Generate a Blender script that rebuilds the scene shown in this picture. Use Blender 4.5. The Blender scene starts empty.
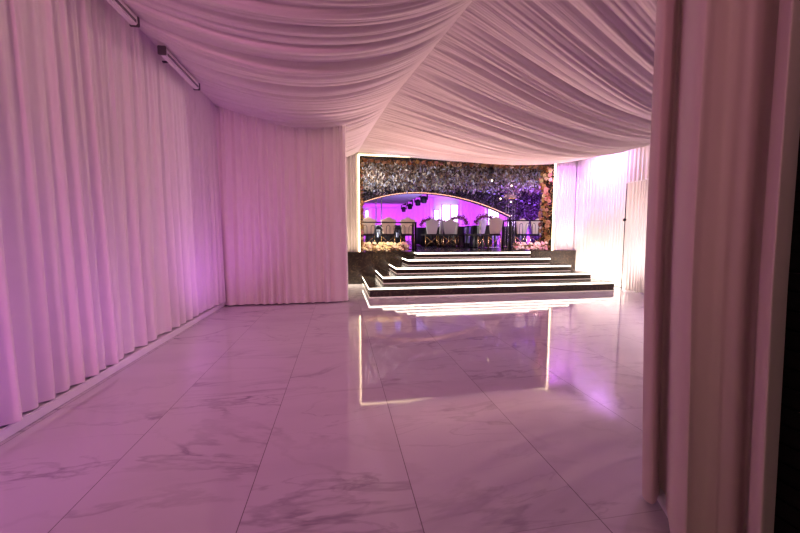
import bpy, bmesh, math, random
import numpy as np
from mathutils import Vector, Matrix
PI = math.pi
sc = bpy.context.scene
C = sc.collection
rnd = random.Random(7)

# ------------------------------------------------------------------ materials
def mat(name, col=(.8, .8, .8), rough=.6, metal=0, emit=None, es=0, sheen=0, trans=0):
    m = bpy.data.materials.new(name); m.use_nodes = True
    b = m.node_tree.nodes['Principled BSDF']
    b.inputs['Base Color'].default_value = (*col, 1)
    b.inputs['Roughness'].default_value = rough
    b.inputs['Metallic'].default_value = metal
    if sheen: b.inputs['Sheen Weight'].default_value = sheen
    if trans: b.inputs['Transmission Weight'].default_value = trans
    if emit:
        b.inputs['Emission Color'].default_value = (*emit, 1)
        b.inputs['Emission Strength'].default_value = es
    return m

def nd(m, t, **kw):
    n = m.node_tree.nodes.new(t)
    for k, v in kw.items(): setattr(n, k, v)
    return n

def ln(m, a, b): m.node_tree.links.new(a, b)

def cloth_mat(name, col, trans=.0):
    m = mat(name, col, .85, sheen=.15)
    b = m.node_tree.nodes['Principled BSDF']
    co = nd(m, 'ShaderNodeTexCoord'); n = nd(m, 'ShaderNodeTexNoise')
    n.inputs['Scale'].default_value = 9; n.inputs['Detail'].default_value = 4
    ln(m, co.outputs['Object'], n.inputs['Vector'])
    mx = nd(m, 'ShaderNodeMixRGB'); mx.inputs[1].default_value = (*[c*.93 for c in col], 1); mx.inputs[2].default_value = (*col, 1)
    ln(m, n.outputs['Fac'], mx.inputs[0]); ln(m, mx.outputs[0], b.inputs['Base Color'])
    w = nd(m, 'ShaderNodeTexNoise'); w.inputs['Scale'].default_value = 400
    ln(m, co.outputs['Object'], w.inputs['Vector'])
    bp = nd(m, 'ShaderNodeBump'); bp.inputs['Strength'].default_value = .05; bp.inputs['Distance'].default_value = .002
    ln(m, w.outputs['Fac'], bp.inputs['Height']); ln(m, bp.outputs[0], b.inputs['Normal'])
    return m

CLOTH = cloth_mat('cream_cloth', (.86, .79, .75))
CEIL = cloth_mat('ceiling_cloth', (.86, .79, .75))
FRONT = cloth_mat('heavy_cloth', (.74, .63, .56))
WALL = mat('wall_paint', (.6, .56, .54), .9)
SKIRT = mat('white_skirting', (.85, .83, .82), .35)
DARKWALL = mat('black_boards', (.004, .0035, .0035), .7)
LED = mat('warm_led', (1, .9, .75), .5, emit=(1.0, .74, .45), es=6)
LEDN = mat('nosing_led', (1, .95, .9), .5, emit=(1.0, .86, .70), es=5.5)
STRING = mat('amber_string', (1, .7, .5), .5, emit=(1.0, .45, .25), es=2.2)
VSTRING = mat('violet_string', (.6, .4, 1), .5, emit=(.45, .3, 1.0), es=.9)
BLACK = mat('black_metal', (.012, .01, .012), .35, .6)
BLACKP = mat('black_plastic', (.008, .008, .01), .45)
GOLD = mat('gold_metal', (.85, .6, .25), .25, 1)
GREYM = mat('white_enamel', (.78, .72, .72), .4, .0)
UPH = cloth_mat('chair_cloth', (.62, .58, .56))
UPHC = cloth_mat('chair_cream', (.88, .80, .64))
TABLEC = mat('dark_table', (.02, .018, .022), .3)
BLUEC = mat('pale_cloth', (.62, .72, .9), .7)
GLASS = mat('clear_glass', (.95, .93, .97), .05, trans=.85)
TOE = mat('riser_glint', (1, .95, .9), .5, emit=(1.0, .84, .66), es=.25)  # weak emission for the glint along the riser foot
WINM = mat('window_glow', (1, 1, 1), .5, emit=(1.0, .93, 1.0), es=2.6)
MULL = mat('window_bar', (.5, .3, .6), .5)
HALLC = cloth_mat('hall_cloth', (.8, .7, .8))
HALLW = mat('hall_plaster', (.7, .68, .75), .7)
HALLF = mat('hall_floor', (.05, .035, .04), .25)

def marble_floor():
    m = mat('white_marble_tile', (.8, .78, .8), .07)
    b = m.node_tree.nodes['Principled BSDF']
    co = nd(m, 'ShaderNodeTexCoord'); sp = nd(m, 'ShaderNodeSeparateXYZ'); ln(m, co.outputs['Object'], sp.inputs[0])
    def M(op, a, bb=None, c=None):
        n = nd(m, 'ShaderNodeMath', operation=op)
        for i, v in enumerate((a, bb, c)):
            if v is None: continue
            if isinstance(v, (int, float)): n.inputs[i].default_value = v
            else: ln(m, v, n.inputs[i])
        return n.outputs[0]
    ux = M('DIVIDE', M('SUBTRACT', sp.outputs[0], .32), .752)
    uy = M('DIVIDE', M('SUBTRACT', sp.outputs[1], 1.225), 1.466)
    fx, fy = M('FRACT', ux), M('FRACT', uy)
    ix, iy = M('FLOOR', ux), M('FLOOR', uy)
    ex = M('MULTIPLY', M('MINIMUM', fx, M('SUBTRACT', 1, fx)), .752)
    ey = M('MULTIPLY', M('MINIMUM', fy, M('SUBTRACT', 1, fy)), 1.466)
    gy = M('MULTIPLY', M('LESS_THAN', ey, .0020), M('MULTIPLY_ADD', M('GREATER_THAN', sp.outputs[0], .32), .45, .12))
    grout = M('MAXIMUM', M('LESS_THAN', ex, .0022), gy)
    wn = nd(m, 'ShaderNodeTexWhiteNoise', noise_dimensions='2D')
    cb = nd(m, 'ShaderNodeCombineXYZ'); ln(m, ix, cb.inputs[0]); ln(m, iy, cb.inputs[1]); ln(m, cb.outputs[0], wn.inputs['Vector'])
    off = nd(m, 'ShaderNodeVectorMath', operation='SCALE'); off.inputs['Scale'].default_value = 23
    ln(m, wn.outputs['Color'], off.inputs[0])
    mp = nd(m, 'ShaderNodeMapping'); mp.inputs['Rotation'].default_value = (0, 0, .62); mp.inputs['Scale'].default_value = (.55, 1.5, 1)
    ln(m, co.outputs['Object'], mp.inputs['Vector'])
    ad = nd(m, 'ShaderNodeVectorMath', operation='ADD'); ln(m, mp.outputs[0], ad.inputs[0]); ln(m, off.outputs[0], ad.inputs[1])
    def vein(scale, width, detail, dist):
        n = nd(m, 'ShaderNodeTexNoise'); n.inputs['Scale'].default_value = scale; n.inputs['Detail'].default_value = detail
        n.inputs['Roughness'].default_value = .55; n.inputs['Distortion'].default_value = dist
        ln(m, ad.outputs[0], n.inputs['Vector'])
        a = M('ABSOLUTE', M('SUBTRACT', n.outputs['Fac'], .5))
        mr = nd(m, 'ShaderNodeMapRange', interpolation_type='SMOOTHSTEP')
        ln(m, a, mr.inputs[0]); mr.inputs[1].default_value = 0; mr.inputs[2].default_value = width
        mr.inputs[3].default_value = 1; mr.inputs[4].default_value = 0
        return mr.outputs[0]
    v1 = vein(.9, .022, 6, .6); v2 = vein(2.1, .02, 7, 1.0)
    msk = nd(m, 'ShaderNodeTexNoise'); msk.inputs['Scale'].default_value = 1.3; msk.inputs['Detail'].default_value = 3; ln(m, ad.outputs[0], msk.inputs['Vector'])
    mk = nd(m, 'ShaderNodeMapRange'); ln(m, msk.outputs['Fac'], mk.inputs[0]); mk.inputs[1].default_value = .44; mk.inputs[2].default_value = .66
    cl = nd(m, 'ShaderNodeTexNoise'); cl.inputs['Scale'].default_value = 1.6; cl.inputs['Detail'].default_value = 6; ln(m, ad.outputs[0], cl.inputs['Vector'])
    cm = nd(m, 'ShaderNodeMapRange'); ln(m, cl.outputs['Fac'], cm.inputs[0]); cm.inputs[1].default_value = .48; cm.inputs[2].default_value = .8
    tot = M('MINIMUM', M('ADD', M('ADD', M('MULTIPLY', v1, M('MULTIPLY_ADD', mk.outputs[0], .55, .12)), M('MULTIPLY', v2, M('MULTIPLY', mk.outputs[0], .4))), M('MULTIPLY', cm.outputs[0], .22)), 1)
    mx = nd(m, 'ShaderNodeMixRGB'); mx.inputs[1].default_value = (.62, .575, .63, 1); mx.inputs[2].default_value = (.30, .25, .31, 1); ln(m, tot, mx.inputs[0])
    m2 = nd(m, 'ShaderNodeMixRGB'); m2.inputs[2].default_value = (.13, .1, .12, 1); ln(m, mx.outputs[0], m2.inputs[1]); ln(m, grout, m2.inputs[0])
    ln(m, m2.outputs[0], b.inputs['Base Color'])
    ln(m, M('MULTIPLY_ADD', grout, .5, .045), b.inputs['Roughness'])
    b.inputs['IOR'].default_value = 1.75
    # very slight unevenness of polished slabs
    un = nd(m, 'ShaderNodeTexNoise'); un.inputs['Scale'].default_value = 3.0; ln(m, co.outputs['Object'], un.inputs['Vector'])
    bp = nd(m, 'ShaderNodeBump'); bp.inputs['Strength'].default_value = .06; bp.inputs['Distance'].default_value = .01
    ln(m, un.outputs['Fac'], bp.inputs['Height']); ln(m, bp.outputs[0], b.inputs['Normal'])
    return m
MARBLE = marble_floor()

def dark_marble():
    m = mat('dark_emperador_marble', (.03, .022, .015), .22)
    b = m.node_tree.nodes['Principled BSDF']
    co = nd(m, 'ShaderNodeTexCoord')
    n = nd(m, 'ShaderNodeTexNoise'); n.inputs['Scale'].default_value = 7; n.inputs['Detail'].default_value = 8; n.inputs['Distortion'].default_value = 1.2
    ln(m, co.outputs['Object'], n.inputs['Vector'])
    a = nd(m, 'ShaderNodeMath', operation='SUBTRACT'); ln(m, n.outputs['Fac'], a.inputs[0]); a.inputs[1].default_value = .5
    ab = nd(m, 'ShaderNodeMath', operation='ABSOLUTE'); ln(m, a.outputs[0], ab.inputs[0])
    r = nd(m, 'ShaderNodeValToRGB'); ln(m, ab.outputs[0], r.inputs[0])
    r.color_ramp.elements[0].position = 0; r.color_ramp.elements[0].color = (.15, .10, .055, 1)
    r.color_ramp.elements[1].position = .03; r.color_ramp.elements[1].color = (.042, .032, .026, 1)
    e = r.color_ramp.elements.new(.010); e.color = (.08, .058, .04, 1)
    ln(m, r.outputs[0], b.inputs['Base Color'])
    return m
DMARBLE = dark_marble()

def leaf_mat(name, cols, rough=.5):
    m = mat(name, cols[0], rough)
    b = m.node_tree.nodes['Principled BSDF']
    g = nd(m, 'ShaderNodeNewGeometry'); r = nd(m, 'ShaderNodeValToRGB'); r.color_ramp.interpolation = 'CONSTANT'
    ln(m, g.outputs['Random Per Island'], r.inputs[0])
    els = r.color_ramp.elements
    els[0].position = 0; els[0].color = (*cols[0], 1); els[1].position = 1/len(cols); els[1].color = (*cols[1], 1)
    for i, c in enumerate(cols[2:], 2): els.new(i/len(cols)).color = (*c, 1)
    ln(m, r.outputs[0], b.inputs['Base Color'])
    return m
LEAVES = leaf_mat('silvery_leaves', [(.58, .62, .72), (.36, .26, .16), (.14, .09, .055), (.42, .36, .30), (.30, .20, .12), (.05, .035, .03), (.68, .62, .52)])
LEAVESW = leaf_mat('dark_violet_leaves', [(.10, .07, .09), (.045, .03, .03), (.16, .12, .14), (.03, .02, .02), (.25, .2, .3)])
LEAVESF = leaf_mat('autumn_leaves', [(.35, .17, .06), (.18, .09, .03), (.45, .28, .12), (.08, .06, .02), (.5, .25, .12)])
ROSES = [mat('petal_'+n, c, .55) for n, c in (('rust', (.38, .15, .06)), ('peach', (.62, .34, .2)), ('cream', (.75, .58, .36)), ('dusty_pink', (.62, .27, .27)), ('ochre', (.45, .27, .08)))]
RCREAM = [mat('petal_'+n, c, .55) for n, c in (('ivory', (.95, .84, .62)), ('butter', (.92, .72, .42)), ('blush', (.9, .62, .5)))]
RPINK = [mat('petal_'+n, c, .55) for n, c in (('white', (.95, .82, .8)), ('rose', (.9, .45, .55)), ('shell', (.92, .65, .62)))]
PLUM = leaf_mat('plum_petals', [(.25, .02, .14), (.12, .01, .08), (.38, .05, .24), (.18, .02, .16)])

# ------------------------------------------------------------------ helpers
def tag(o, label=None, cat=None, group=None, kind=None):
    if label: o['label'] = label
    if cat: o['category'] = cat
    if group: o['group'] = group
    if kind: o['kind'] = kind
    return o

def link(name, me, m, parent=None, loc=None):
    o = bpy.data.objects.new(name, me); C.objects.link(o)
    if m is not None and not me.materials: me.materials.append(m)
    if parent is not None: o.parent = parent
    if loc: o.location = loc
    return o

def obj(name, bm, m, parent=None, smooth=False, loc=None):
    me = bpy.data.meshes.new(name); bm.to_mesh(me); bm.free()
    if smooth:
        for p in me.polygons: p.use_smooth = True
    return link(name, me, m, parent, loc)

def thing(name, loc, label, cat, group=None, rz=0):
    o = bpy.data.objects.new(name, None); C.objects.link(o); o.location = loc; o.rotation_euler = (0, 0, rz)
    o.empty_display_size = .1
    return tag(o, label, cat, group)

def box(bm, x0, x1, y0, y1, z0, z1, bev=0):
    v = bmesh.ops.create_cube(bm, size=1)['verts']
    bmesh.ops.scale(bm, vec=(x1-x0, y1-y0, z1-z0), verts=v)
    bmesh.ops.translate(bm, vec=((x0+x1)/2, (y0+y1)/2, (z0+z1)/2), verts=v)
    if bev:
        ed = list({e for q in v for e in q.link_edges})
        bmesh.ops.bevel(bm, geom=ed, offset=bev, segments=2, affect='EDGES')
    return bm

def nb(*a, **k): return box(bmesh.new(), *a, **k)

def tube(bm, pts, r, seg=8, closed=False):
    pts = [Vector(p) for p in pts]; n = len(pts); rings = []
    for i, p in enumerate(pts):
        a = pts[(i-1) % n] if (closed or i > 0) else p
        b = pts[(i+1) % n] if (closed or i < n-1) else p
        d = (b-a).normalized()
        up = Vector((0, 0, 1)) if abs(d.z) < .9 else Vector((1, 0, 0))
        s = d.cross(up).normalized(); t = s.cross(d)
        rr = r[i] if isinstance(r, (list, tuple)) else r
        rings.append([bm.verts.new(p+s*rr*math.cos(k*2*PI/seg)+t*rr*math.sin(k*2*PI/seg)) for k in range(seg)])
    for i in range(n if closed else n-1):
        A, B = rings[i], rings[(i+1) % n]
        for k in range(seg): bm.faces.new((A[k], A[(k+1) % seg], B[(k+1) % seg], B[k]))
    if not closed:
        bm.faces.new(rings[0][::-1]); bm.faces.new(rings[-1])
    return bm

def lathe(bm, prof, seg=24, c=(0, 0)):
    rings = [[bm.verts.new((c[0]+r*math.cos(k*2*PI/seg), c[1]+r*math.sin(k*2*PI/seg), z)) for k in range(seg)] for r, z in prof]
    for A, B in zip(rings, rings[1:]):
        for k in range(seg): bm.faces.new((A[k], A[(k+1) % seg], B[(k+1) % seg], B[k]))
    bm.faces.new(rings[0][::-1]); bm.faces.new(rings[-1])
    return bm

def grid_mesh(name, V, m, parent=None, smooth=True, flip=False):
    """V: (n, k, 3) array of points"""
    n, k = V.shape[:2]
    idx = np.arange(n*k).reshape(n, k)
    q = np.stack([idx[:-1, :-1], idx[1:, :-1], idx[1:, 1:], idx[:-1, 1:]], -1).reshape(-1, 4)
    if flip: q = q[:, ::-1]
    me = bpy.data.meshes.new(name)
    me.from_pydata(V.reshape(-1, 3).tolist(), [], q.tolist()); me.update()
    if smooth: me.polygons.foreach_set('use_smooth', [True]*len(me.polygons))
    return link(name, me, m, parent)

def noise1(x, seed, scale=1.0):
    """smooth 1-D value noise in [-1, 1]"""
    r = np.random.RandomState(seed); t = r.uniform(-1, 1, 4096)
    x = np.asarray(x)/scale+1000.0; i = np.floor(x).astype(int); f = x-i; f = f*f*(3-2*f)
    return t[i % 4096]*(1-f)+t[(i+1) % 4096]*f

def folds(ph, seed):
    """cloth folds along a phase: unequal rounded ridges with tighter valleys"""
    a = np.abs(np.sin(PI*ph))**.85
    h = .5-.5*np.cos(2*PI*ph)
    k = .40+.60*(.5+.5*noise1(np.floor(ph), seed, 1.0))
    return (.6*a+.4*h)*k

def curtain(name, path, z0, z1, period, amp, seed, m=CLOTH, side=1, top_pin=.35, nz=36, ds=.011, drift=.35, parent=None, hem=0.0, coll=None):
    P_ = [np.array(p, float) for p in path]
    seg = [np.linalg.norm(b-a) for a, b in zip(P_, P_[1:])]
    L = sum(seg); n = int(L/ds)+1
    s = np.linspace(0, L, n); cum = np.concatenate([[0], np.cumsum(seg)])
    xy = np.stack([np.interp(s, cum, [p[i] for p in P_]) for i in (0, 1)], -1)
    tg = np.gradient(xy, axis=0); tg /= np.linalg.norm(tg, axis=1)[:, None]
    nm = np.stack([-tg[:, 1], tg[:, 0]], -1)*side
    t = np.linspace(0, 1, nz)
    S, T = np.meshgrid(s, t, indexing='ij')
    wander = noise1(S, seed+1, period*3)*.75+noise1(S, seed+2, period*9)*1.3
    slip = drift*noise1(S+T*.25, seed+3, period*4)*T
    ph = S/period+wander+slip
    f = folds(ph, seed)
    # small gathers from the heading that fade out going down
    fine = np.cos(2*PI*(S/(period*.42)+noise1(S, seed+5, period)*.6))*.16
    w = (1-T)*1.0+T*top_pin
    d = amp*(w*f+fine*(T**2.2)*.8+.18*(1-T)*noise1(S, seed+6, period*.45))
    d += amp*.35*noise1(S+T*.7, seed+7, period*7)
    z = z0+(z1-z0)*T+hem*(1-T)**3*noise1(S, seed+8, period*1.5)
    V = np.empty((n, nz, 3))
    V[..., 0] = xy[:, None, 0]+nm[:, None, 0]*d; V[..., 1] = xy[:, None, 1]+nm[:, None, 1]*d; V[..., 2] = z
    return grid_mesh(name, V, m, parent)

def leaves(name, pts, size, m, parent=None, dirs=None, jitter=1.0, seed=1):
    """one mesh of bent, pointed leaves"""
    r = np.random.RandomState(seed); n = len(pts)
    pts = np.asarray(pts); d = r.normal(size=(n, 3))*jitter
    if dirs is not None: d += dirs
    d /= np.linalg.norm(d, axis=1)[:, None]
    u = np.cross(d, r.normal(size=(n, 3))); u /= np.linalg.norm(u, axis=1)[:, None]
    w = np.cross(d, u); L = (size*(.6+.8*r.rand(n)))[:, None]
    V = np.stack([pts, pts+d*L*.5+u*L*.24+w*L*.06, pts+d*L, pts+d*L*.5-u*L*.24+w*L*.06], 1).reshape(-1, 3)
    F = np.arange(n*4).reshape(n, 4)
    me = bpy.data.meshes.new(name); me.from_pydata(V.tolist(), [], F.tolist()); me.update()
    o = link(name, me, m, parent); return o

def rose_mesh(name, r=.05, n=3, seed=1):
    """rosette of cupped petals round a bud, facing +Z"""
    bm = bmesh.new(); R = random.Random(seed)
    bmesh.ops.create_icosphere(bm, subdivisions=1, radius=r*.34, matrix=Matrix.Translation((0, 0, r*.3)))
    for ring, (k, tilt, rr) in enumerate(((4, .35, .55), (5, .85, .8), (6, 1.25, 1.0))[:n]):
        for i in range(k):
            a = 2*PI*i/k+ring*.5+R.uniform(-.15, .15); L = r*rr
            pr = []
            for (q, wd) in ((0, .12), (.5, .42), (.85, .44), (1.0, .2)):
                th = tilt*q*1.15
                rad = L*q*math.sin(.3+th); z = L*q*math.cos(.2+th)+r*.1
                wv = L*wd
                c = Vector((rad*math.cos(a), rad*math.sin(a), z)); t = Vector((-math.sin(a), math.cos(a), 0))*wv
                pr.append((bm.verts.new(c-t+Vector((0, 0, wv*.3))), bm.verts.new(c), bm.verts.new(c+t+Vector((0, 0, wv*.3)))))
            for A, B in zip(pr, pr[1:]):
                bm.faces.new((A[0], A[1], B[1], B[0])); bm.faces.new((A[1], A[2], B[2], B[1]))
    me = bpy.data.meshes.new(name); bm.to_mesh(me); bm.free()
    for p in me.polygons: p.use_smooth = True
    return me

def rose_set(mats, r, seed):
    out = []
    for i, mm in enumerate(mats):
        me = rose_mesh('rose', r, 3, seed+i); me.materials.append(mm); out.append(me)
    return out

def place_rose(mes, parent, p, nrm, s, R):
    me = R.choice(mes); o = bpy.data.objects.new('rose', me); C.objects.link(o); o.parent = parent
    q = Vector(nrm).to_track_quat('Z', 'Y'); o.rotation_mode = 'QUATERNION'; o.rotation_quaternion = q
    o.location = p; o.scale = (s, s, s); return o

# ------------------------------------------------------------------ the setting
o = obj('floor', nb(-2.3, 7.0, -2.6, 9.0, -.1, 0), MARBLE); tag(o, kind='structure')
tag(obj('floor', nb(-2.5, 18.5, 9.32, 28, .6, .8), HALLF), kind='structure')
tag(obj('wall_left', nb(-2.32, -2.14, -2.6, 6.55, 0, 3.9), WALL), kind='structure')
tag(obj('wall_partition', nb(-2.14, .06, 6.47, 6.62, 0, 3.3), WALL), kind='structure')
tag(obj('wall_right', nb(6.55, 6.75, -2.6, 8.78, 0, 3.9), WALL), kind='structure')
tag(obj('wall_rear', nb(-2.25, 6.75, -2.8, -2.6, 0, 3.9), WALL), kind='structure')
tag(obj('ceiling', nb(-2.25, 6.75, -2.8, 8.95, 3.9, 4.0), WALL), kind='structure')
# stage wall with the rectangular opening
OX0, OX1, OZ = .50, 5.77, 3.15
bm = bmesh.new(); box(bm, -2.25, OX0-.02, 8.86, 9.3, .802, 3.9); box(bm, OX1+.02, 6.75, 8.86, 9.3, .802, 3.9); box(bm, OX0-.02, OX1+.02, 8.86, 9.3, OZ+.03, 3.9)
tag(obj('wall_stage', bm, WALL), kind='structure')
tag(obj('baseboard_left', nb(-2.14, -1.965, -2.6, 6.36, 0, .07, bev=.006), SKIRT), kind='structure')
tag(obj('baseboard_partition', nb(-1.985, .06, 6.44, 6.47, 0, .05, bev=.004), SKIRT), kind='structure')

# near right: wall end, its skirting and the black wall beyond
def quadprism(bm, pts, z0, z1):
    a = [bm.verts.new((x, y, z0)) for x, y in pts]; b = [bm.verts.new((x, y, z1)) for x, y in pts]
    bm.faces.new(a[::-1]); bm.faces.new(b)
    for i in range(len(pts)): j = (i+1) % len(pts); bm.faces.new((a[i], a[j], b[j], b[i]))
    return bm
bm = quadprism(bmesh.new(), [(1.435, 1.28), (1.35, 1.115), (1.60, 1.02), (1.78, 1.02), (1.78, 1.28)], 0, 3.9)
tag(obj('wall_near_right', bm, WALL), kind='structure')
bm = quadprism(bmesh.new(), [(1.415, 1.29), (1.325, 1.105), (1.355, 1.09), (1.445, 1.275)], 0, .075)
tag(obj('baseboard_right', bm, SKIRT), kind='structure')
bm = bmesh.new(); box(bm, 1.60, 1.78, -2.6, 1.018, 0, 3.9)
for i in range(46):
    z = .03+i*.07; box(bm, 1.585, 1.602, -2.6, 1.01, z, z+.058)
tag(obj('wall_slatted', bm, DARKWALL), kind='structure')

# ------------------------------------------------------------------ drapes
c = curtain('drape', [(-2.015, -.6), (-2.015, 6.38)], .082, 3.42, .17, .085, 11, side=-1, hem=.006, ds=.009)
tag(c, 'long cream pleated drape hanging along the whole left wall to the white skirting', 'drape')
c = curtain('drape', [(-2.1, 6.38), (.02, 6.37), (.105, 6.41), (.12, 6.5), (.12, 6.66)], .02, 3.3, .17, .085, 23, side=-1, ds=.008, top_pin=.5)
tag(c, 'cream pleated drape facing the camera on the short partition left of the stage', 'drape')
c = curtain('drape', [(-.4, 8.82), (.41, 8.82)], .805, 3.3, .075, .028, 31, side=-1, ds=.007, top_pin=.8)
tag(c, 'narrow warm lit pleated drape on the stage edge left of the floral opening', 'drape')
c = curtain('drape', [(5.82, 8.82), (6.40, 8.82)], .805, 3.6, .085, .035, 37, side=-1, ds=.007, top_pin=.8)
tag(c, 'narrow pleated drape on the stage edge right of the floral opening', 'drape')
c = curtain('drape', [(6.45, 8.8), (6.45, 3.0)], .01, 3.7, .11, .05, 41, side=-1, ds=.01, top_pin=.7)
tag(c, 'tall sheer pleated drape on the right wall glowing white and violet beside the steps', 'drape')

# screen panel standing before the right drape
t = thing('partition_screen', (6.18, 6.35, 0), 'white pleated fabric screen with a dark upright pole standing right of the steps', 'screen')
c = curtain('screen_fabric', [(0, .42), (0, -.9)], .02, 2.33, .06, .016, 51, side=-1, ds=.006, top_pin=.9, nz=12, parent=t)
bm = bmesh.new(); tube(bm, [(-.01, .44, 0), (-.01, .44, 2.34)], .009, 8); obj('pole', bm, BLACK, t, True)['label'] = 'dark slim upright pole'
bm = bmesh.new(); bmesh.ops.create_uvsphere(bm, u_segments=12, v_segments=8, radius=.035, matrix=Matrix.Translation((-.02, .44, 1.55))); obj('knob', bm, BLACK, t, True)
obj('top_rail', nb(-.012, .012, -.9, .44, 2.33, 2.35), SKIRT, t)

# foreground curtain, plan drawn as an open fold line
YA = math.radians(9.73)
def plan(px, d):
    a = (px-400)/350
    return (d*(math.sin(YA)+a*math.cos(YA)), d*(math.cos(YA)-a*math.sin(YA)))
ctl = [plan(*p) for p in ((672, 1.60), (660, 1.585), (649, 1.55), (646.5, 1.50), (650, 1.455), (656, 1.435), (662, 1.45), (666, 1.475), (671, 1.44), (677, 1.30), (683, 1.225),
       (691, 1.185), (697, 1.175), (703, 1.20), (714, 1.21), (725, 1.19), (733, 1.165), (741, 1.155), (750, 1.155), (757, 1.16), (761, 1.155), (762.5, 1.12), (765, 1.07), (770, 1.03), (777, 1.015), (784, 1.03), (788, 1.07), (790, 1.13), (789, 1.20))]
def catmull(P, k=8):
    out = []
    for i in range(len(P)-1):
        p0, p1, p2, p3 = P[max(i-1, 0)], P[i], P[i+1], P[min(i+2, len(P)-1)]
        for j in range(k):
            t = j/k
            out.append(tuple(.5*((2*p1[a])+(-p0[a]+p2[a])*t+(2*p0[a]-5*p1[a]+4*p2[a]-p3[a])*t*t+(-p0[a]+3*p1[a]-3*p2[a]+p3[a])*t**3) for a in (0, 1)))
    out.append(P[-1]); return out
pl = np.array(catmull(ctl)); nz = 48
V = np.empty((len(pl), nz, 3)); zz = np.linspace(.035, 3.35, nz); ii = np.linspace(0, 1, len(pl))
Rv = np.array([math.cos(YA), -math.sin(YA)])
mean = pl.mean(0)
for k, z in enumerate(zz):
    sh = .05*(1.05-z)/1.05 if z < 1.05 else .018*(1.05-z)
    rip = .006*np.sin(2*PI*(ii*9+.25*z))*(.3+.7*(1-z/3.4))
    W = pl+Rv*(sh*(1-.25*ii))[:, None]+rip[:, None]*np.array([.2, 1.])
    V[:, k, :2] = W; V[:, k, 2] = z
c = grid_mesh('curtain', V, FRONT)
tag(c, 'heavy dusty pink curtain hanging closest to the camera at the right edge', 'curtain')

# ceiling drapes ------------------------------------------------------
def ridge(Y):
    z = np.where(Y < 6, 3.50, 3.50-.27*((Y-6)/2.7)**1.3*(Y > 6)) if np.ndim(Y) else None
    return 1.88-.163*Y, z
def pleat_profile(v, seed, per):
    ph = v/per+noise1(v, seed, per*3)*.9+noise1(v, seed+1, per*10)*1.6
    a = np.abs(np.sin(PI*ph))**.8
    k = .2+.8*(.5+.5*noise1(np.floor(ph), seed+2, 1.))**1.5
    return a*k
def ceiling_drape(name, left, seed):
    Y0, Y1 = (-1.0, 8.72) ; n = 1400; m_ = 64
    v = np.linspace(Y0, Y1, n); u = np.linspace(0, 1, m_)
    Vv, Uu = np.meshgrid(v, u, indexing='ij')
    xr, zr = ridge(Vv)
    # ridge -> wall: u = 0 at the ridge, 1 at the wall
    if left:
        xw, zw, yw = -2.03, 3.36, Vv
        kk = np.clip((Vv-3.5)/2.5, 0, 1); sag = .47-.15*kk*kk*(3-2*kk)
        sh = (4*Uu*(1-Uu))**.9*(1-.28*(Uu-.42))
    else:
        xw = 6.5; zw = 3.27
        yw = 8.72-(8.72-Vv)*.70
        k_ = np.clip((8.72-Vv)/3, 0, 1); sag = .17+.30*k_*k_*(3-2*k_)
        q_ = Uu**1.45; sh = (4*q_*(1-q_))**.8
    X = xr+(xw-xr)*Uu; Y = Vv+(yw-Vv)*Uu; Z = zr+(zw-zr)*Uu-sag*sh
    body = np.sin(PI*np.clip(Uu, 0, 1))**.8
    w1 = .10*noise1(Uu*2.2+Vv*.35, seed+9, .7)
    big = pleat_profile(Vv+w1, seed, .20 if left else .25); mid = pleat_profile(Vv+w1*.7, seed+20, .085); fin = pleat_profile(Vv+w1*.3, seed+40, .04)
    lfo = noise1(Vv+w1, seed+60, .5)
    d = body*((.11 if left else .15)*big+.03*lfo)+(.25+.75*body)*.028*mid+(1-.6*body)*.010*fin
    # folds lean towards the stage like hanging swags
    lean = np.clip((8.72-Vv)/.5, 0, 1)
    Z -= d*lean+(1-lean)*d*.3; Y -= d*.35*lean
    Vt = np.stack([X, Y, Z], -1)
    return grid_mesh(name, Vt, CEIL)
c = ceiling_drape('ceiling_drape', True, 101); tag(c, 'swagged pleated cream ceiling drape left of the ridge, above the left wall', 'ceiling drape')
c = ceiling_drape('ceiling_drape', False, 202); tag(c, 'swagged pleated cream ceiling drape right of the ridge, sweeping towards the stage', 'ceiling drape')

# wall heaters / light bars along the top of the left wall -------------
first = None
for k, (yc, lab) in enumerate(((4.78, 'slim white ceiling-edge light bar on left wall, the one fully in view'), (3.34, 'slim white ceiling-edge light bar cut off by the top of the picture'))):
    t = thing('light_bar', (-1.85, yc, 3.185), lab, 'light fixture', 'light bars along the left wall top')
    if first is None:
        first = t
        bm = nb(-.035, .035, -.455, .455, -.045, .04, bev=.012); obj('housing', bm, GREYM, t)
        bm = bmesh.new()
        box(bm, .0345, .038, -.42, .42, -.034, -.008)
        obj('diffuser', bm, mat('grey_lens', (.2, .18, .19), .2), t)
        for s in (-1, 1): obj('end_cap', nb(-.042, .042, s*.465-.010, s*.465+.010, -.050, .044, bev=.006), mat('dark_cap', (.10, .08, .09), .5), t)['label'] = 'dark end cap'
        obj('bracket', nb(-.12, -.03, -.2, -.17, -.006, .006), BLACKP, t)
    else:
        for ch in first.children:
            q = ch.copy(); C.objects.link(q); q.parent = t

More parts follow.
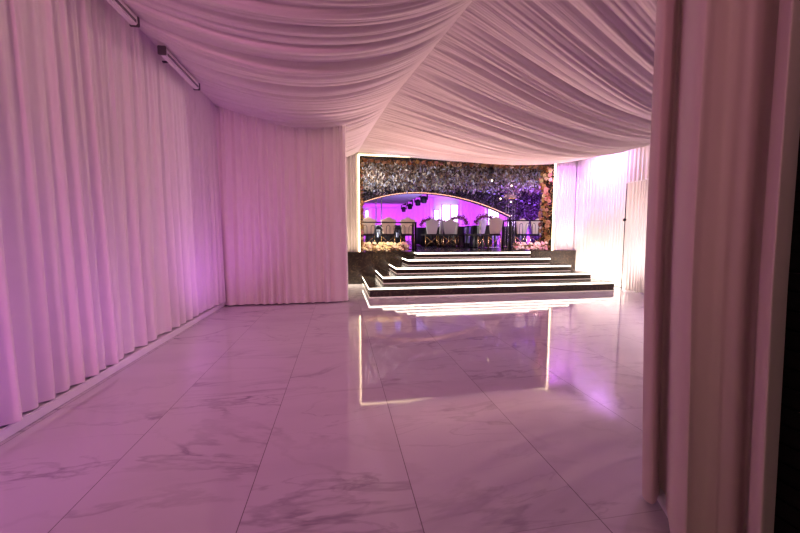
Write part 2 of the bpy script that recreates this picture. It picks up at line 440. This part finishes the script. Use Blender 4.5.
# ------------------------------------------------------------------ stage & stairs
t = thing('stage_platform', (3, 8.75, 0), 'dark marble stage platform behind the steps', 'stage')
obj('front_panel', nb(-5.2, 3.55, 0, .1, 0, .775), DMARBLE, t)
obj('deck', nb(-5.2, 3.55, -.02, .57, .775, .80, bev=.003), DMARBLE, t)
NX0 = [.54, .87, 1.215, 1.55, 1.86]; NX1 = [5.93, 5.72, 5.46, 5.17, 4.87]; NY = [6.70, 7.17, 7.56, 7.95, 8.36]
ZS = [0, .205, .36, .51, .66, .80]
t = thing('staircase', (3.2, 8.75, 0), 'wide three-sided dark marble staircase of five steps with lit nosings', 'staircase')
for k in range(5):
    x0, x1, y0 = NX0[k]-3.2, NX1[k]-3.2, NY[k]-8.75; y1 = -.021 if k == 4 else -.001
    z0, z1 = ZS[k], ZS[k+1]
    s = obj('step', nb(x0+.012, x1-.012, y0+.012, y1, z0+(.001 if k else 0), z1-.044), DMARBLE, t)
    obj('tread', nb(x0, x1, y0, y1, z1-.013, z1, bev=.002), DMARBLE, s)
    bm = bmesh.new(); zz0, zz1 = z1-.044, z1-.013
    box(bm, x0+.002, x1-.002, y0+.002, y0+.02, zz0, zz1); box(bm, x0+.002, x0+.02, y0+.02, y1, zz0, zz1); box(bm, x1-.02, x1-.002, y0+.02, y1, zz0, zz1)
    obj('light_strip', bm, LEDN, s)['label'] = 'warm white light strip under the tread edge'
    bm = bmesh.new(); a_, b_ = x0+.004, x1-.004; h_ = z0+.015
    box(bm, a_, b_, y0+.004, y0+.0115, z0+.001, h_); box(bm, a_, a_+.0075, y0+.0115, y1, z0+.001, h_); box(bm, b_-.0075, b_, y0+.0115, y1, z0+.001, h_)
    obj('toe_glint', bm, TOE, s)['label'] = 'thin glowing line along the foot of the riser'  # added glowing line imitating the bright reflection at the riser foot

# ------------------------------------------------------------------ floral opening
ft = thing('floral_frame', (3.08, 9.05, .8), 'rectangular stage opening lined with autumn roses and a warm light strip', 'flower arrangement')
hx = (OX1-OX0)/2+.0; cxm = 3.08
bm = bmesh.new(); box(bm, OX0-.018-cxm, OX0+.02-cxm, -.2, .24, 0, OZ-.8+.02); obj('jamb', bm, BLACKP, ft)
bm = bmesh.new(); box(bm, OX1-.02-cxm, OX1+.018-cxm, -.2, .24, 0, OZ-.8+.02); obj('jamb', bm, BLACKP, ft)
bm = bmesh.new(); box(bm, OX0+.02-cxm, OX1-.02-cxm, -.2, .24, OZ-.8-.01, OZ-.8+.028); obj('header', bm, BLACKP, ft)
bm = bmesh.new(); box(bm, OX0-.03-cxm, OX0-.0-cxm, -.235, -.202, 0, OZ-.8+.045)
obj('light_strip', bm, LED, ft)['label'] = 'glowing warm strip on left edge'
bm = bmesh.new(); box(bm, OX1-.0-cxm, OX1+.03-cxm, -.235, -.202, 0, OZ-.8+.045); obj('light_strip', bm, LED, ft)['label'] = 'glowing warm strip on right edge'
bm = bmesh.new(); box(bm, OX0-cxm, OX1-cxm, -.235, -.202, OZ-.8+.02, OZ-.8+.045); obj('light_strip', bm, LED, ft)['label'] = 'glowing warm strip along the top'
R = random.Random(5); rr = rose_set(ROSES, .085, 3)
H = OZ-.8; pts = []; dr = []
for i in range(2600):
    w = R.random()
    if w < .42: p = (OX1-.02-cxm-R.uniform(0, .07), R.uniform(-.22, .30), R.uniform(0, H)); d = (-1, -.5, 0)
    elif w < .62: p = (OX0+.01-cxm+R.uniform(0, .04), R.uniform(-.22, .24), R.uniform(0, H)); d = (1, -.6, 0)
    else: p = (R.uniform(OX0-cxm, OX1-cxm), R.uniform(-.18, .26), H-.02-R.uniform(0, .05)); d = (0, -.5, -1)
    pts.append(p); dr.append(d)
o = leaves('foliage', pts, .075, LEAVESF, ft, np.array(dr)*.8, seed=4); o['kind'] = 'stuff'
for i in range(64):
    z = .04+(H-.08)*((i*.618) % 1); y = R.uniform(-.20, .28)
    place_rose(rr, ft, (OX1-.08-cxm-R.uniform(0, .04), y, z), (-1, -.7, R.uniform(-.2, .2)), R.uniform(.45, .85), R)
for i in range(16):
    place_rose(rr, ft, (OX0+.05-cxm, R.uniform(-.2, -.05), .06+i*(H-.1)/16), (.8, -1, 0), R.uniform(.5, .8), R)
for i in range(30):
    place_rose(rr, ft, (OX0+.15-cxm+i*(OX1-OX0-.3)/30, R.uniform(-.16, .05), H-.07), (0, -.9, -1), R.uniform(.5, .9), R)

# hanging foliage ceiling: a sheet of leaves from the opening back to the arch wall
N = 30000; r = np.random.RandomState(9)
yy = 9.35+3.6*r.rand(N)**.9; xx = -.4+9.2*r.rand(N); zz_ = 3.24-.02*(yy-9.35)-.20*r.rand(N)*(1+.6*np.sin(xx*5+yy*7))
o = leaves('hanging_foliage', np.stack([xx, yy, zz_], -1), .11, LEAVES, None, np.array([0, -.25, -1.1]), seed=10)
tag(o, 'silvery brown hanging leaves covering the ceiling behind the floral opening', 'foliage', kind='stuff')
tag(obj('ceiling', nb(-.6, 9.0, 9.32, 13.1, 3.26, 3.35), BLACKP), kind='structure')

# arch wall ------------------------------------------------------------
def arch_z(x): return 2.79-(.092 if x < 2.9 else .0615)*(x-2.9)**2
AX0, AX1 = .25, 6.62
at = thing('arched_wall', (3.4, 13.1, .8), 'dark leafy wall with a wide low arch opening into the purple hall', 'arch')
bm = bmesh.new(); xs = [AX0+(AX1-AX0)*i/40 for i in range(41)]
def slab(bm, poly, y0, y1):
    a = [bm.verts.new((x-3.4, y0-13.1, z-.8)) for x, z in poly]; b = [bm.verts.new((x-3.4, y1-13.1, z-.8)) for x, z in poly]
    n = len(poly)
    bm.faces.new(a); bm.faces.new(b[::-1])
    for i in range(n): j = (i+1) % n; bm.faces.new((a[i], b[i], b[j], a[j]))
for i in range(40):
    slab(bm, [(xs[i], arch_z(xs[i])), (xs[i+1], arch_z(xs[i+1])), (xs[i+1], 3.26), (xs[i], 3.26)], 13.0, 13.2)
slab(bm, [(-.6, .8), (AX0, .8), (AX0, 3.26), (-.6, 3.26)], 13.0, 13.2); slab(bm, [(AX1, .8), (9.0, .8), (9.0, 3.26), (AX1, 3.26)], 13.0, 13.2)
obj('backing', bm, BLACKP, at)
pts = []
while len(pts) < 15000:
    x = R.uniform(-.5, 8.9); z = R.uniform(.85, 3.2)
    if AX0 < x < AX1 and z < arch_z(x)+.04: continue
    pts.append((x-3.4, -.12-R.random()*.07, z-.8))
o = leaves('foliage', pts, .085, LEAVESW, at, np.array([0, -.6, -.5]), seed=12); o['kind'] = 'stuff'
bm = bmesh.new()
for i in range(150):
    x = AX0+.05+(AX1-AX0-.1)*i/149
    bmesh.ops.create_icosphere(bm, subdivisions=1, radius=.018, matrix=Matrix.Translation((x-3.4, -.2, arch_z(x)-.8+.01)))
o = obj('bulb_string', bm, STRING, at); o['label'] = 'string of small amber bulbs along arch edge'; o['kind'] = 'stuff'
bm = bmesh.new()
for i in range(70):
    x = -.2+(7.8)*i/69
    if (i*7) % 5 < 3: continue
    z = min(3.15, 3.08-.03*(x-2.9)**2)
    tube(bm, [(x-3.4-.04, -.22, z-.8), (x-3.4+.04, -.22, z-.8)], .012, 5)
o = obj('light_garland', bm, VSTRING, at); o['label'] = 'broken row of violet lights above arch'; o['kind'] = 'stuff'

# small lights in the foliage
for (px, py, pz, lab) in ((4.11, 9.2, 2.99, 'small black spotlight hanging in leaves near the top of the opening'),):
    t = thing('spotlight', (px, py, pz), lab, 'spotlight')
    bm = bmesh.new(); lathe(bm, [(.06, -.09), (.075, -.06), (.07, .05), (.04, .08)], 14); obj('lamp_body', bm, BLACKP, t, True)
    bm = bmesh.new(); tube(bm, [(-.085, 0, 0), (-.085, 0, .12), (.085, 0, .12), (.085, 0, 0)], .008, 6); obj('yoke', bm, BLACKP, t)
    bm = bmesh.new(); tube(bm, [(0, 0, .12), (0, 0, .17)], .01, 6); obj('hanger', bm, BLACKP, t)
bulb0 = None
for i, (x, y, z, lab) in enumerate(((5.9, 11.5, 2.93, 'tiny warm bulb in the violet leaves, highest of the four right of the arch'), (6.5, 12.7, 2.50, 'tiny warm bulb on leafy wall above the right railing'),
                     (4.9, 10.9, 2.99, 'tiny warm bulb in the leaves above the right glass stand'), (6.1, 12.75, 2.62, 'tiny warm bulb on leafy wall left of its neighbour'))):
    bm = bmesh.new(); bmesh.ops.create_icosphere(bm, subdivisions=2, radius=.028)
    o = obj('fairy_bulb', bm, LED, None, True, (x, y, z)); tag(o, lab, 'bulb', 'bulbs in the foliage')

# ------------------------------------------------------------------ railings with garlands
def balustrade(bm_list, t, x0, x1, y, zt, n):
    for i in range(n):
        c = x0+(x1-x0)*(i+.5)/n; w = (x1-x0)/n*.24
        pts = [(c-w, y, .05), (c-w, y, zt-.16)]+[(c-w*math.cos(a), y, zt-.16+w*1.6*math.sin(a)) for a in (.5, 1.0, PI/2, PI-1.0, PI-.5)]+[(c+w, y, zt-.16), (c+w, y, .05)]
        bm = tube(bmesh.new(), pts, .006, 6); obj('baluster', bm, BLACK, t, True)
def railing(name, x0, x1, y, h, lab, ret_side, ret, n):
    t = thing(name, ((x0+x1)/2, y, .8), lab, 'railing', 'black metal railings on the stage edge')
    a, b = x0-(x0+x1)/2, x1-(x0+x1)/2
    obj('top_rail', nb(a, b, -.02, .02, h-.03, h, bev=.004), BLACK, t); obj('bottom_rail', nb(a, b, -.012, .012, .03, .05), BLACK, t)
    e = b if ret_side > 0 else a
    for s in (a+.02, b-.02): obj('post', nb(s-.025, s+.025, -.025, .025, 0, h), BLACK, t)
    if ret:
        obj('return_rail', nb(e-.02, e+.02, .02, ret, h-.03, h, bev=.004), BLACK, t)
        obj('post', nb(e-.025, e+.025, ret-.02, ret+.03, 0, h+.01), BLACK, t)
    balustrade(None, t, a+.05, b-.05, 0, h, n)
    return t
railing('railing', .50, 2.0, 9.12, .765, 'black metal railing on the stage left of the steps', 1, .42, 7)
railing('railing', 4.66, 5.72, 9.12, .84, 'black metal railing on the stage right of the steps', -1, .42, 5)

def garland(x0, x1, y, mats, lab, seed, dy=.1, nrose=84, hgt=.24):
    R = random.Random(seed)
    t = thing('flower_garland', ((x0+x1)/2, y, .8), lab, 'flower garland'); W = (x1-x0)/2
    mes = rose_set(mats, .055, seed)
    pts = [(R.uniform(-W, W), R.uniform(-dy, dy), R.uniform(.02, hgt*.7)) for _ in range(700)]
    o = leaves('foliage', pts, .07, LEAVESF, t, np.array([0, -.5, .6]), seed=seed); o['kind'] = 'stuff'
    for i in range(nrose):
        x = -W+2*W*(i+.5)/nrose
        place_rose(mes, t, (x, R.uniform(-dy, -.02), R.choice((.06, .12, .18))*hgt/.24+R.uniform(-.02, .03)), (R.uniform(-.4, .4), -1, .7), R.uniform(.7, 1.1), R)
    return t
garland(.55, 1.72, 8.98, RCREAM, 'row of cream and yellow flowers at the foot of the left railing', 61)
garland(4.72, 5.66, 8.98, RPINK, 'row of pink and white flowers at the foot of the right railing', 62, nrose=72)

# ------------------------------------------------------------------ chairs, tables beyond the opening
SEATD = cloth_mat('dark_seat', (.05, .04, .045))
def make_chair(um):
    t = thing('banquet_chair', (0, 0, 0), 'x', 'chair')
    # seen from behind: the back is at y = -.2, the seat goes to +y
    obj('seat', nb(-.22, .22, -.19, .24, .40, .46, bev=.02), SEATD, t)['label'] = 'dark seat'
    out = [(-.16, .46), (-.225, .86), (-.10, .895), (-.05, .93), (0, .945), (.05, .93), (.10, .895), (.225, .86), (.16, .46)]
    bm = bmesh.new(); a = [bm.verts.new((x, -.20-.10*(z-.46), z)) for x, z in out]; b = [bm.verts.new((x, -.25-.10*(z-.46), z)) for x, z in out]
    bm.faces.new(a[::-1]); bm.faces.new(b)
    for i in range(len(out)): j = (i+1) % len(out); bm.faces.new((a[i], a[j], b[j], b[i]))
    bmesh.ops.recalc_face_normals(bm, faces=bm.faces); bmesh.ops.bevel(bm, geom=list(bm.edges), offset=.012, segments=2, affect='EDGES')
    obj('backrest', bm, um, t)
    for sx, sy in ((-1, -1), (1, -1), (-1, 1), (1, 1)):
        bm = tube(bmesh.new(), [(sx*.19, sy*.18, .41), (sx*.21, sy*.21-.01, .0)], [.016, .011], 8); obj('leg', bm, GOLD if sy < 0 else BLACK, t, True)
    for s in (-1, 1):
        bm = tube(bmesh.new(), [(s*.19, -.185, .38), (-s*.19, -.205, .07)], .009, 6); obj('cross_brace', bm, GOLD, t, True)
    return t
def copy_tree(o):
    c = o.copy(); C.objects.link(c)
    for ch in o.children:
        k = ch.copy(); C.objects.link(k); k.parent = c
        for g in ch.children: h = g.copy(); C.objects.link(h); h.parent = k
    return c
grey = make_chair(UPH); cream = make_chair(UPHC)
used = set()
def chair(src, x, y, rz, lab, grp, s=1.0):
    c = src if id(src) not in used else copy_tree(src); used.add(id(src))
    c.location = (x, y, .8); c.rotation_euler = (0, 0, rz); c.scale = (s, s, s); c['label'] = lab; c['group'] = grp
G1, G2, G3 = 'chairs behind the left railing', 'chairs in the middle above the steps', 'chairs behind the right railing'
chair(cream, .80, 10.3, 0, 'cream chair behind left railing nearest the left jamb', G1)
chair(cream, 1.38, 10.35, .05, 'cream chair behind left railing, middle of three', G1)
chair(cream, 1.98, 10.4, -.05, 'cream chair behind left railing nearest the railing end post', G1)
chair(grey, 2.89, 11.2, .12, 'grey chair first to the right of left railing, beside a narrow one', G2)
chair(grey, 3.29, 11.95, 1.0, 'pale chair turned sideways, second from left in the middle', G2)
chair(grey, 3.58, 11.35, -.08, 'broad grey chair, third from left in the middle', G2)
chair(grey, 4.07, 11.9, -.9, 'pale narrow chair half turned, left of the blue table', G2)
chair(grey, 4.2, 10.5, .75, 'beige chair turned sideways just left of the largest beige chair', G2)
chair(grey, 4.38, 9.7, .06, 'beige tall chair, largest and nearest of middle group', G2)
chair(cream, 5.6, 10.45, .1, 'beige chair behind the right railing near its left post', G3)
chair(cream, 6.2, 10.5, -.1, 'beige chair behind the right railing near the floral jamb', G3)

def round_table(x, y, rad, lab, cloth=TABLEC):
    t = thing('round_table', (x, y, .8), lab, 'table')
    bm = lathe(bmesh.new(), [(.03, .70), (rad-.01, .715), (rad, .73), (rad, .745), (rad-.01, .75)], 32); obj('tabletop', bm, cloth, t)
    seg = 64; V = np.empty((seg+1, 10, 3))
    for i in range(seg+1):
        a = 2*PI*i/seg
        for k in range(10):
            q = k/9; rr_ = rad+.004+q*(.03+.03*math.cos(a*13)); V[i, k] = (rr_*math.cos(a), rr_*math.sin(a), .75-.72*q)
    grid_mesh('table_skirt', V, cloth, t)
    return t
round_table(1.55, 12.0, .66, 'dark clothed round table behind the left railing chairs')
round_table(4.0, 14.6, .8, 'dark clothed round table with the leftmost flower arch')
round_table(4.75, 16.6, .75, 'dark clothed round table farthest back in the middle')
round_table(4.5, 13.2, .6, 'dark clothed round table behind the half turned pale chair')
round_table(4.91, 11.45, .45, 'dark clothed round table behind the largest beige chair')
round_table(6.5, 12.2, .5, 'dark clothed round table behind the right railing chairs')

def centrepiece(x, y, z, w, h, lab, seed):
    t = thing('flower_arch', (x, y, z), lab, 'centrepiece', 'arched plum flower centrepieces')
    path = [(-w*math.cos(a), 0, h+w*.75*math.sin(a)) for a in np.linspace(-.2, PI+.2, 20)]
    bm = tube(bmesh.new(), path, .02, 6)
    for s in (-1, 1): pass
    obj('hoop', bm, GOLD, t, True)
    R = random.Random(seed); pts = []
    for i in range(420):
        a = R.uniform(-.1, PI+.1); rr_ = abs(R.gauss(0, .05)); q = R.uniform(0, 2*PI)
        pts.append((-(w+rr_*math.cos(q))*math.cos(a), rr_*math.sin(q)*1.2, h+(w*.75+rr_*math.cos(q))*math.sin(a)))
    o = leaves('blossoms', pts, .07, PLUM, t, seed=seed); o['kind'] = 'stuff'
    bm = lathe(bmesh.new(), [(.09, 0), (.09, .012), (.015, .03), (.012, h*.9), (.03, h)], 12)
    for s in (-1, 1): tube(bm, [(0, 0, h*.8), (s*w*.98, 0, h-w*.1)], .008, 6)
    obj('stand', bm, GOLD, t, True)
centrepiece(3.75, 14.5, 1.55, .36, .02+.06, 'plum flower arch left of the bright double window, above the sideways chair', 71)
centrepiece(4.75, 16.4, 1.55, .40, .10, 'plum flower arch directly under the bright double window', 72)
centrepiece(4.55, 13.1, 1.55, .33, .13, 'plum flower arch right of the bright double window', 73)
centrepiece(4.91, 11.4, 1.55, .32, .08, 'plum flower arch above the largest beige chair', 74)

# pale blue lit console with dark shelves
t = thing('console_table', (4.73, 12.25, .8), 'pale blue console with dark shelves between the half turned chairs', 'table')
obj('lower_panel', nb(-.14, .14, -.18, .18, .14, .42), BLUEC, t); obj('shelf', nb(-.26, .26, -.22, .22, .42, .47), TABLEC, t)
obj('upper_panel', nb(-.12, .12, -.16, .16, .47, .73), BLUEC, t); obj('top', nb(-.16, .16, -.2, .2, .73, .76), TABLEC, t); obj('base', nb(-.2, .2, -.2, .2, 0, .14), TABLEC, t)
# glassware on the near right table
g0 = None
for i, (x, y) in enumerate(((4.66, 11.28), (4.80, 11.14), (5.02, 11.14), (5.2, 11.3))):
    bm = lathe(bmesh.new(), [(.034, 0), (.034, .004), (.005, .012), (.005, .08), (.03, .11), (.038, .15), (.033, .19)], 14)
    o = obj('wine_glass', bm, mat('frosted_glass', (.85, .9, 1), .15, trans=.4), None, True, (x, y, 1.55))
    tag(o, 'clear stemmed glass on the dark table behind the largest beige chair', 'glass', 'glasses on the near round table')
# black lantern-like stands behind left railing
for i, (x, lab) in enumerate(((1.19, 'black square lantern between first and second cream chair'), (1.79, 'black square lantern between second and third cream chair'))):
    t = thing('lantern', (x, 10.95, .8), lab, 'lantern', 'black lanterns behind the left railing')
    obj('base', nb(-.11, .11, -.11, .11, 0, .36, bev=.01), BLACKP, t); 
    for sx in (-1, 1):
        for sy in (-1, 1): obj('post', nb(sx*.095-.012, sx*.095+.012, sy*.095-.012, sy*.095+.012, .36, .60), BLACKP, t)
    bm = bmesh.new(); bmesh.ops.create_cone(bm, cap_ends=True, segments=4, radius1=.17, radius2=.03, depth=.12, matrix=Matrix.Translation((0, 0, .66)) @ Matrix.Rotation(PI/4, 4, 'Z')); obj('roof', bm, BLACKP, t)
    obj('candle', lathe(bmesh.new(), [(.035, .36), (.035, .50)], 12), BLUEC, t)

# tall clear rod stands
def rod_stand(x, y, ztop, lab):
    t = thing('glass_stand', (x, y, .8), lab, 'stand', 'tall clear rod stands')
    obj('base', nb(-.13, .13, -.13, .13, 0, .02), GOLD, t)
    for sx in (-1, 1):
        for sy in (-1, 1): obj('rod', tube(bmesh.new(), [(sx*.1, sy*.08, .02), (sx*.1, sy*.08, ztop)], .009, 8), GLASS, t, True)
    obj('top_plate', nb(-.13, .13, -.12, .12, ztop, ztop+.015), GOLD, t)
    R = random.Random(3); pts = [(R.gauss(0, .1), R.gauss(0, .08), ztop+.03+abs(R.gauss(0, .05))) for _ in range(160)]
    o = leaves('bouquet', pts, .07, leaf_mat('pale_petals', [(.8, .6, .75), (.6, .4, .6), (.9, .8, .8)]), t, np.array([0, 0, .5]), seed=5); o['kind'] = 'stuff'
rod_stand(1.44, 13.05, 1.85, 'tall clear rod stand behind the left railing')
rod_stand(5.06, 9.9, 1.50, 'tall clear rod stand at the right railing post')

# ------------------------------------------------------------------ the purple hall
tag(obj('wall_hall_left', nb(-1.2, -1.0, 13.2, 27.2, .8, 5), HALLW), kind='structure')
tag(obj('wall_hall_right', nb(17, 17.2, 13.2, 27.2, .8, 5), HALLW), kind='structure')
tag(obj('wall_hall_back', nb(-1.2, 17.2, 27.2, 27.4, .8, 5), HALLW), kind='structure')
tag(obj('ceiling', nb(-1.2, 17.2, 13.2, 27.4, 4.25, 4.4), HALLW), kind='structure')
tag(obj('trim_1', nb(-1.0, 4.2, 13.25, 27.2, 3.3, 4.25), HALLW), kind='structure')
c = curtain('drape', [(-.9, 27.0), (7.3, 27.0)], .82, 4.2, .35, .12, 81, m=HALLC, side=-1, ds=.04, nz=10); tag(c, 'magenta lit drape on the far hall wall left of the bright windows', 'drape')
c = curtain('drape', [(9.3, 27.0), (16.9, 27.0)], .82, 4.2, .35, .12, 83, m=HALLC, side=-1, ds=.04, nz=10); tag(c, 'magenta lit drape on the far hall wall right of the double window', 'drape')
for i, (x0, x1, z0, z1, bars) in enumerate(((7.95, 9.2, 1.9, 3.62, (8.62,)), (11.75, 12.65, 2.1, 3.4, ()), (7.30, 7.62, 2.4, 3.2, ()), (1.95, 2.15, 2.5, 3.1, ()))):
    w = nb(x0, x1, 26.72, 26.78, z0, z1); o = obj('window_%d' % (i+1), w, WINM); tag(o, kind='structure')
    for b in bars: obj('mullion', nb(b-.05, b+.05, 26.68, 26.715, z0, z1), MULL, o)
    bm = bmesh.new(); box(bm, x0-.06, x0-.001, 26.68, 26.8, z0-.06, z1+.06); box(bm, x1+.001, x1+.06, 26.68, 26.8, z0-.06, z1+.06); box(bm, x0, x1, 26.68, 26.8, z1+.001, z1+.06); box(bm, x0, x1, 26.68, 26.8, z0-.06, z0-.001)
    obj('window_frame', bm, MULL, o)
# moving head lights on a bar along the soffit edge
proto = None
for i, (y, lab) in enumerate(((18.3, 'black stage light hanging in the hall, nearest and highest of four'), (19.95, 'black stage light hanging in the hall, second from nearest'), (22.6, 'black stage light hanging in the hall, third from nearest'), (25.2, 'black stage light hanging in the hall, farthest and lowest of four'))):
    if proto is None:
        proto = t = thing('stage_light', (0, 0, 0), 'x', 'stage light')
        obj('base', nb(-.17, .17, -.15, .15, .05, .18, bev=.02), BLACKP, t)
        bm = bmesh.new(); box(bm, -.2, -.15, -.06, .06, -.28, .05); box(bm, .15, .2, -.06, .06, -.28, .05); box(bm, -.2, .2, -.06, .06, .02, .052); bmesh.ops.remove_doubles(bm, verts=bm.verts, dist=.004); obj('yoke', bm, BLACKP, t)
        bm = bmesh.new(); lathe(bm, [(.10, -.46), (.15, -.42), (.15, -.2), (.1, -.1)], 14); obj('lamp_head', bm, BLACKP, t, True)
        obj('clamp', nb(-.03, .03, -.03, .03, .18, .30), BLACKP, t)
    else: t = copy_tree(proto)
    t.location = (4.42+.012*(y-18)*2, y, 3.39); t['label'] = lab; t['group'] = 'stage lights hanging in the hall'
bm = bmesh.new()
for dx, dz in ((-.1, .30), (.1, .30), (0, .44)): tube(bm, [(4.45+dx, 13.4, 3.4+dz), (4.65+dx, 26.7, 3.4+dz)], .018, 6)
for q in (14, 18, 22, 26): tube(bm, [(4.45+.2*(q-13.4)/13.6, q, 3.83), (4.45+.2*(q-13.4)/13.6, q, 4.25)], .012, 6)
tr = obj('lighting_truss', bm, BLACKP); tag(tr, 'black bar truss carrying the stage lights under the hall ceiling', 'truss')

# ------------------------------------------------------------------ lights
def area(name, loc, target, sx, sy, col, power, spread=180):
    l = bpy.data.lights.new(name, 'AREA'); l.shape = 'RECTANGLE'; l.size = sx; l.size_y = sy; l.color = col; l.energy = power; l.spread = math.radians(spread)
    o = bpy.data.objects.new(name, l); C.objects.link(o); o.location = loc
    o.rotation_euler = (Vector(target)-Vector(loc)).to_track_quat('-Z', 'Y').to_euler(); return o
def spot(name, loc, target, col, power, ang, blend=1, rad=.1):
    l = bpy.data.lights.new(name, 'SPOT'); l.color = col; l.energy = power; l.spot_size = math.radians(ang); l.spot_blend = blend; l.shadow_soft_size = rad
    o = bpy.data.objects.new(name, l); C.objects.link(o); o.location = loc
    o.rotation_euler = (Vector(target)-Vector(loc)).to_track_quat('-Z', 'Y').to_euler(); return o
spot('rear_wash', (-1.35, -2.35, 2.9), (-.3, 6.2, .9), (1.0, .29, .58), 455, 66, .8, .5)
area('rear_fill', (-.6, -2.2, 2.6), (.6, 2, 1.2), 2.0, .8, (1.0, .64, .56), 11)
# added spots imitate warm stage spill thrown up on the ceiling drapes
for x in (1.6, 3.4, 5.2): spot('stage_spill', (x, 8.45, .95), (x-.4, 6.3, 3.6), (1.0, .56, .50), 165, 112, .7, .03)
spot('wall_graze', (3.5, 8.25, 2.9), (-2.0, 3.7, 1.7), (1.0, .62, .58), 240, 42, .7, .03)  # added spot raking the left drape to bring out its folds
# violet uplights by the left drape
spot('violet_uplight', (-.8, 5.0, .2), (-2.0, 5.6, 1.3), (.62, .14, 1.0), 34, 110)
spot('violet_uplight', (-.9, 1.3, .2), (-2.0, 2.3, 1.2), (.62, .16, 1.0), 26, 120)
spot('violet_uplight', (-.9, 3.1, .2), (-2.0, 3.9, 1.0), (.7, .2, 1.0), 12, 120)
# right drape: warm from the floor, violet-white from the heading
area('drape_uplight', (6.0, 7.75, .06), (6.5, 7.75, .8), 1.9, .08, (1.0, .86, .74), 30)
spot('room_violet', (6.2, 4.4, 3.0), (2.6, 3.6, 0), (.80, .22, 1.0), 210, 104, 1, .05)  # added out of view to tint the right-hand floor violet
area('drape_downlight', (6.12, 7.65, 3.06), (6.45, 7.65, 2.6), 1.0, .06, (.58, .28, 1.0), 22)
spot('violet_wash', (5.0, 7.0, 2.9), (6.4, 7.9, 2.3), (.48, .06, 1.0), 200, 80, 1, .03)
spot('violet_wash', (5.6, 8.2, 2.95), (6.1, 8.9, 2.4), (.5, .08, 1.0), 85, 100, 1, .03)
spot('jamb_fill', (.35, 7.7, .35), (.2, 8.85, 1.9), (1.0, .76, .50), 60, 70, .8, .03)  # added spot to brighten the narrow left stage drape
spot('jamb_fill', (6.15, 8.2, .85), (6.1, 8.85, 1.5), (1.0, .84, .74), 16, 80, .8, .03)  # added spot to whiten the foot of the narrow right stage drape
spot('stage_lip_light', (.15, 8.62, .70), (.25, 8.2, 0), (1.0, .84, .62), 60, 100, .6, .02)
spot('screen_fill', (4.6, 5.6, .12), (6.2, 6.5, 1.2), (1.0, .80, .80), 210, 60, 1, .03)  # added floor spot, only there to brighten the fabric screen
# added fills without fixtures for leaves, flowers and chairs
area('leaf_fill', (-.15, 10.4, 1.9), (3.2, 10.6, 3.3), .5, 1.2, (.92, .86, .92), 100)  # added beside the opening, hidden, to brighten the leaves
area('leaf_fill', (7.2, 10.2, 1.7), (3.6, 10.4, 3.3), .5, .8, (.70, .58, 1.0), 95)
area('leaf_violet_fill', (7.6, 11.2, 1.2), (6.6, 12.8, 2.6), .8, .8, (.40, .07, 1.0), 190)  # added to give the right-hand leaves a purple tone
spot('frame_fill', (5.0, 8.3, 2.95), (5.8, 9.1, 1.9), (1.0, .74, .42), 42, 110, 1, .03)  # added spot brightening the roses on the right jamb
spot('garland_fill', (1.1, 7.4, 2.4), (1.1, 9.0, .9), (1.0, .86, .55), 260, 34, 1, .03)  # added spots to lift the brightness of the flower rows
spot('garland_fill', (5.2, 7.4, 2.4), (5.2, 9.0, .9), (1.0, .84, .78), 170, 30, 1, .03)
area('chair_fill', (-.2, 9.7, 2.4), (3.6, 10.4, 1.2), .5, .6, (1.0, .78, .66), 22)  # added behind the left jamb, out of view, aimed at the chairs
# hall
for x in (3, 8, 13): area('hall_magenta', (x, 23.5, 1.2), (x, 27, 2.9), 3, .5, (.66, .05, 1.0), 185)
area('hall_ceiling_wash', (4, 17, 1.6), (4, 20, 4), 6, 3, (.50, .36, 1.0), 150)

w = bpy.data.worlds.new('World'); sc.world = w; w.use_nodes = True
w.node_tree.nodes['Background'].inputs[0].default_value = (.35, .22, .3, 1); w.node_tree.nodes['Background'].inputs[1].default_value = .2

cam = bpy.data.cameras.new('Camera'); co = bpy.data.objects.new('Camera', cam); C.objects.link(co)
cam.lens = 15.75; cam.sensor_width = 36; cam.clip_start = .05
co.location = (0, 0, 1.2); co.rotation_euler = (math.radians(85), 0, -YA)
sc.camera = co
sc.view_settings.view_transform = 'Standard'; sc.view_settings.look = 'None'; sc.view_settings.gamma = 1; sc.view_settings.use_curve_mapping = False
sc.view_settings.exposure = 0
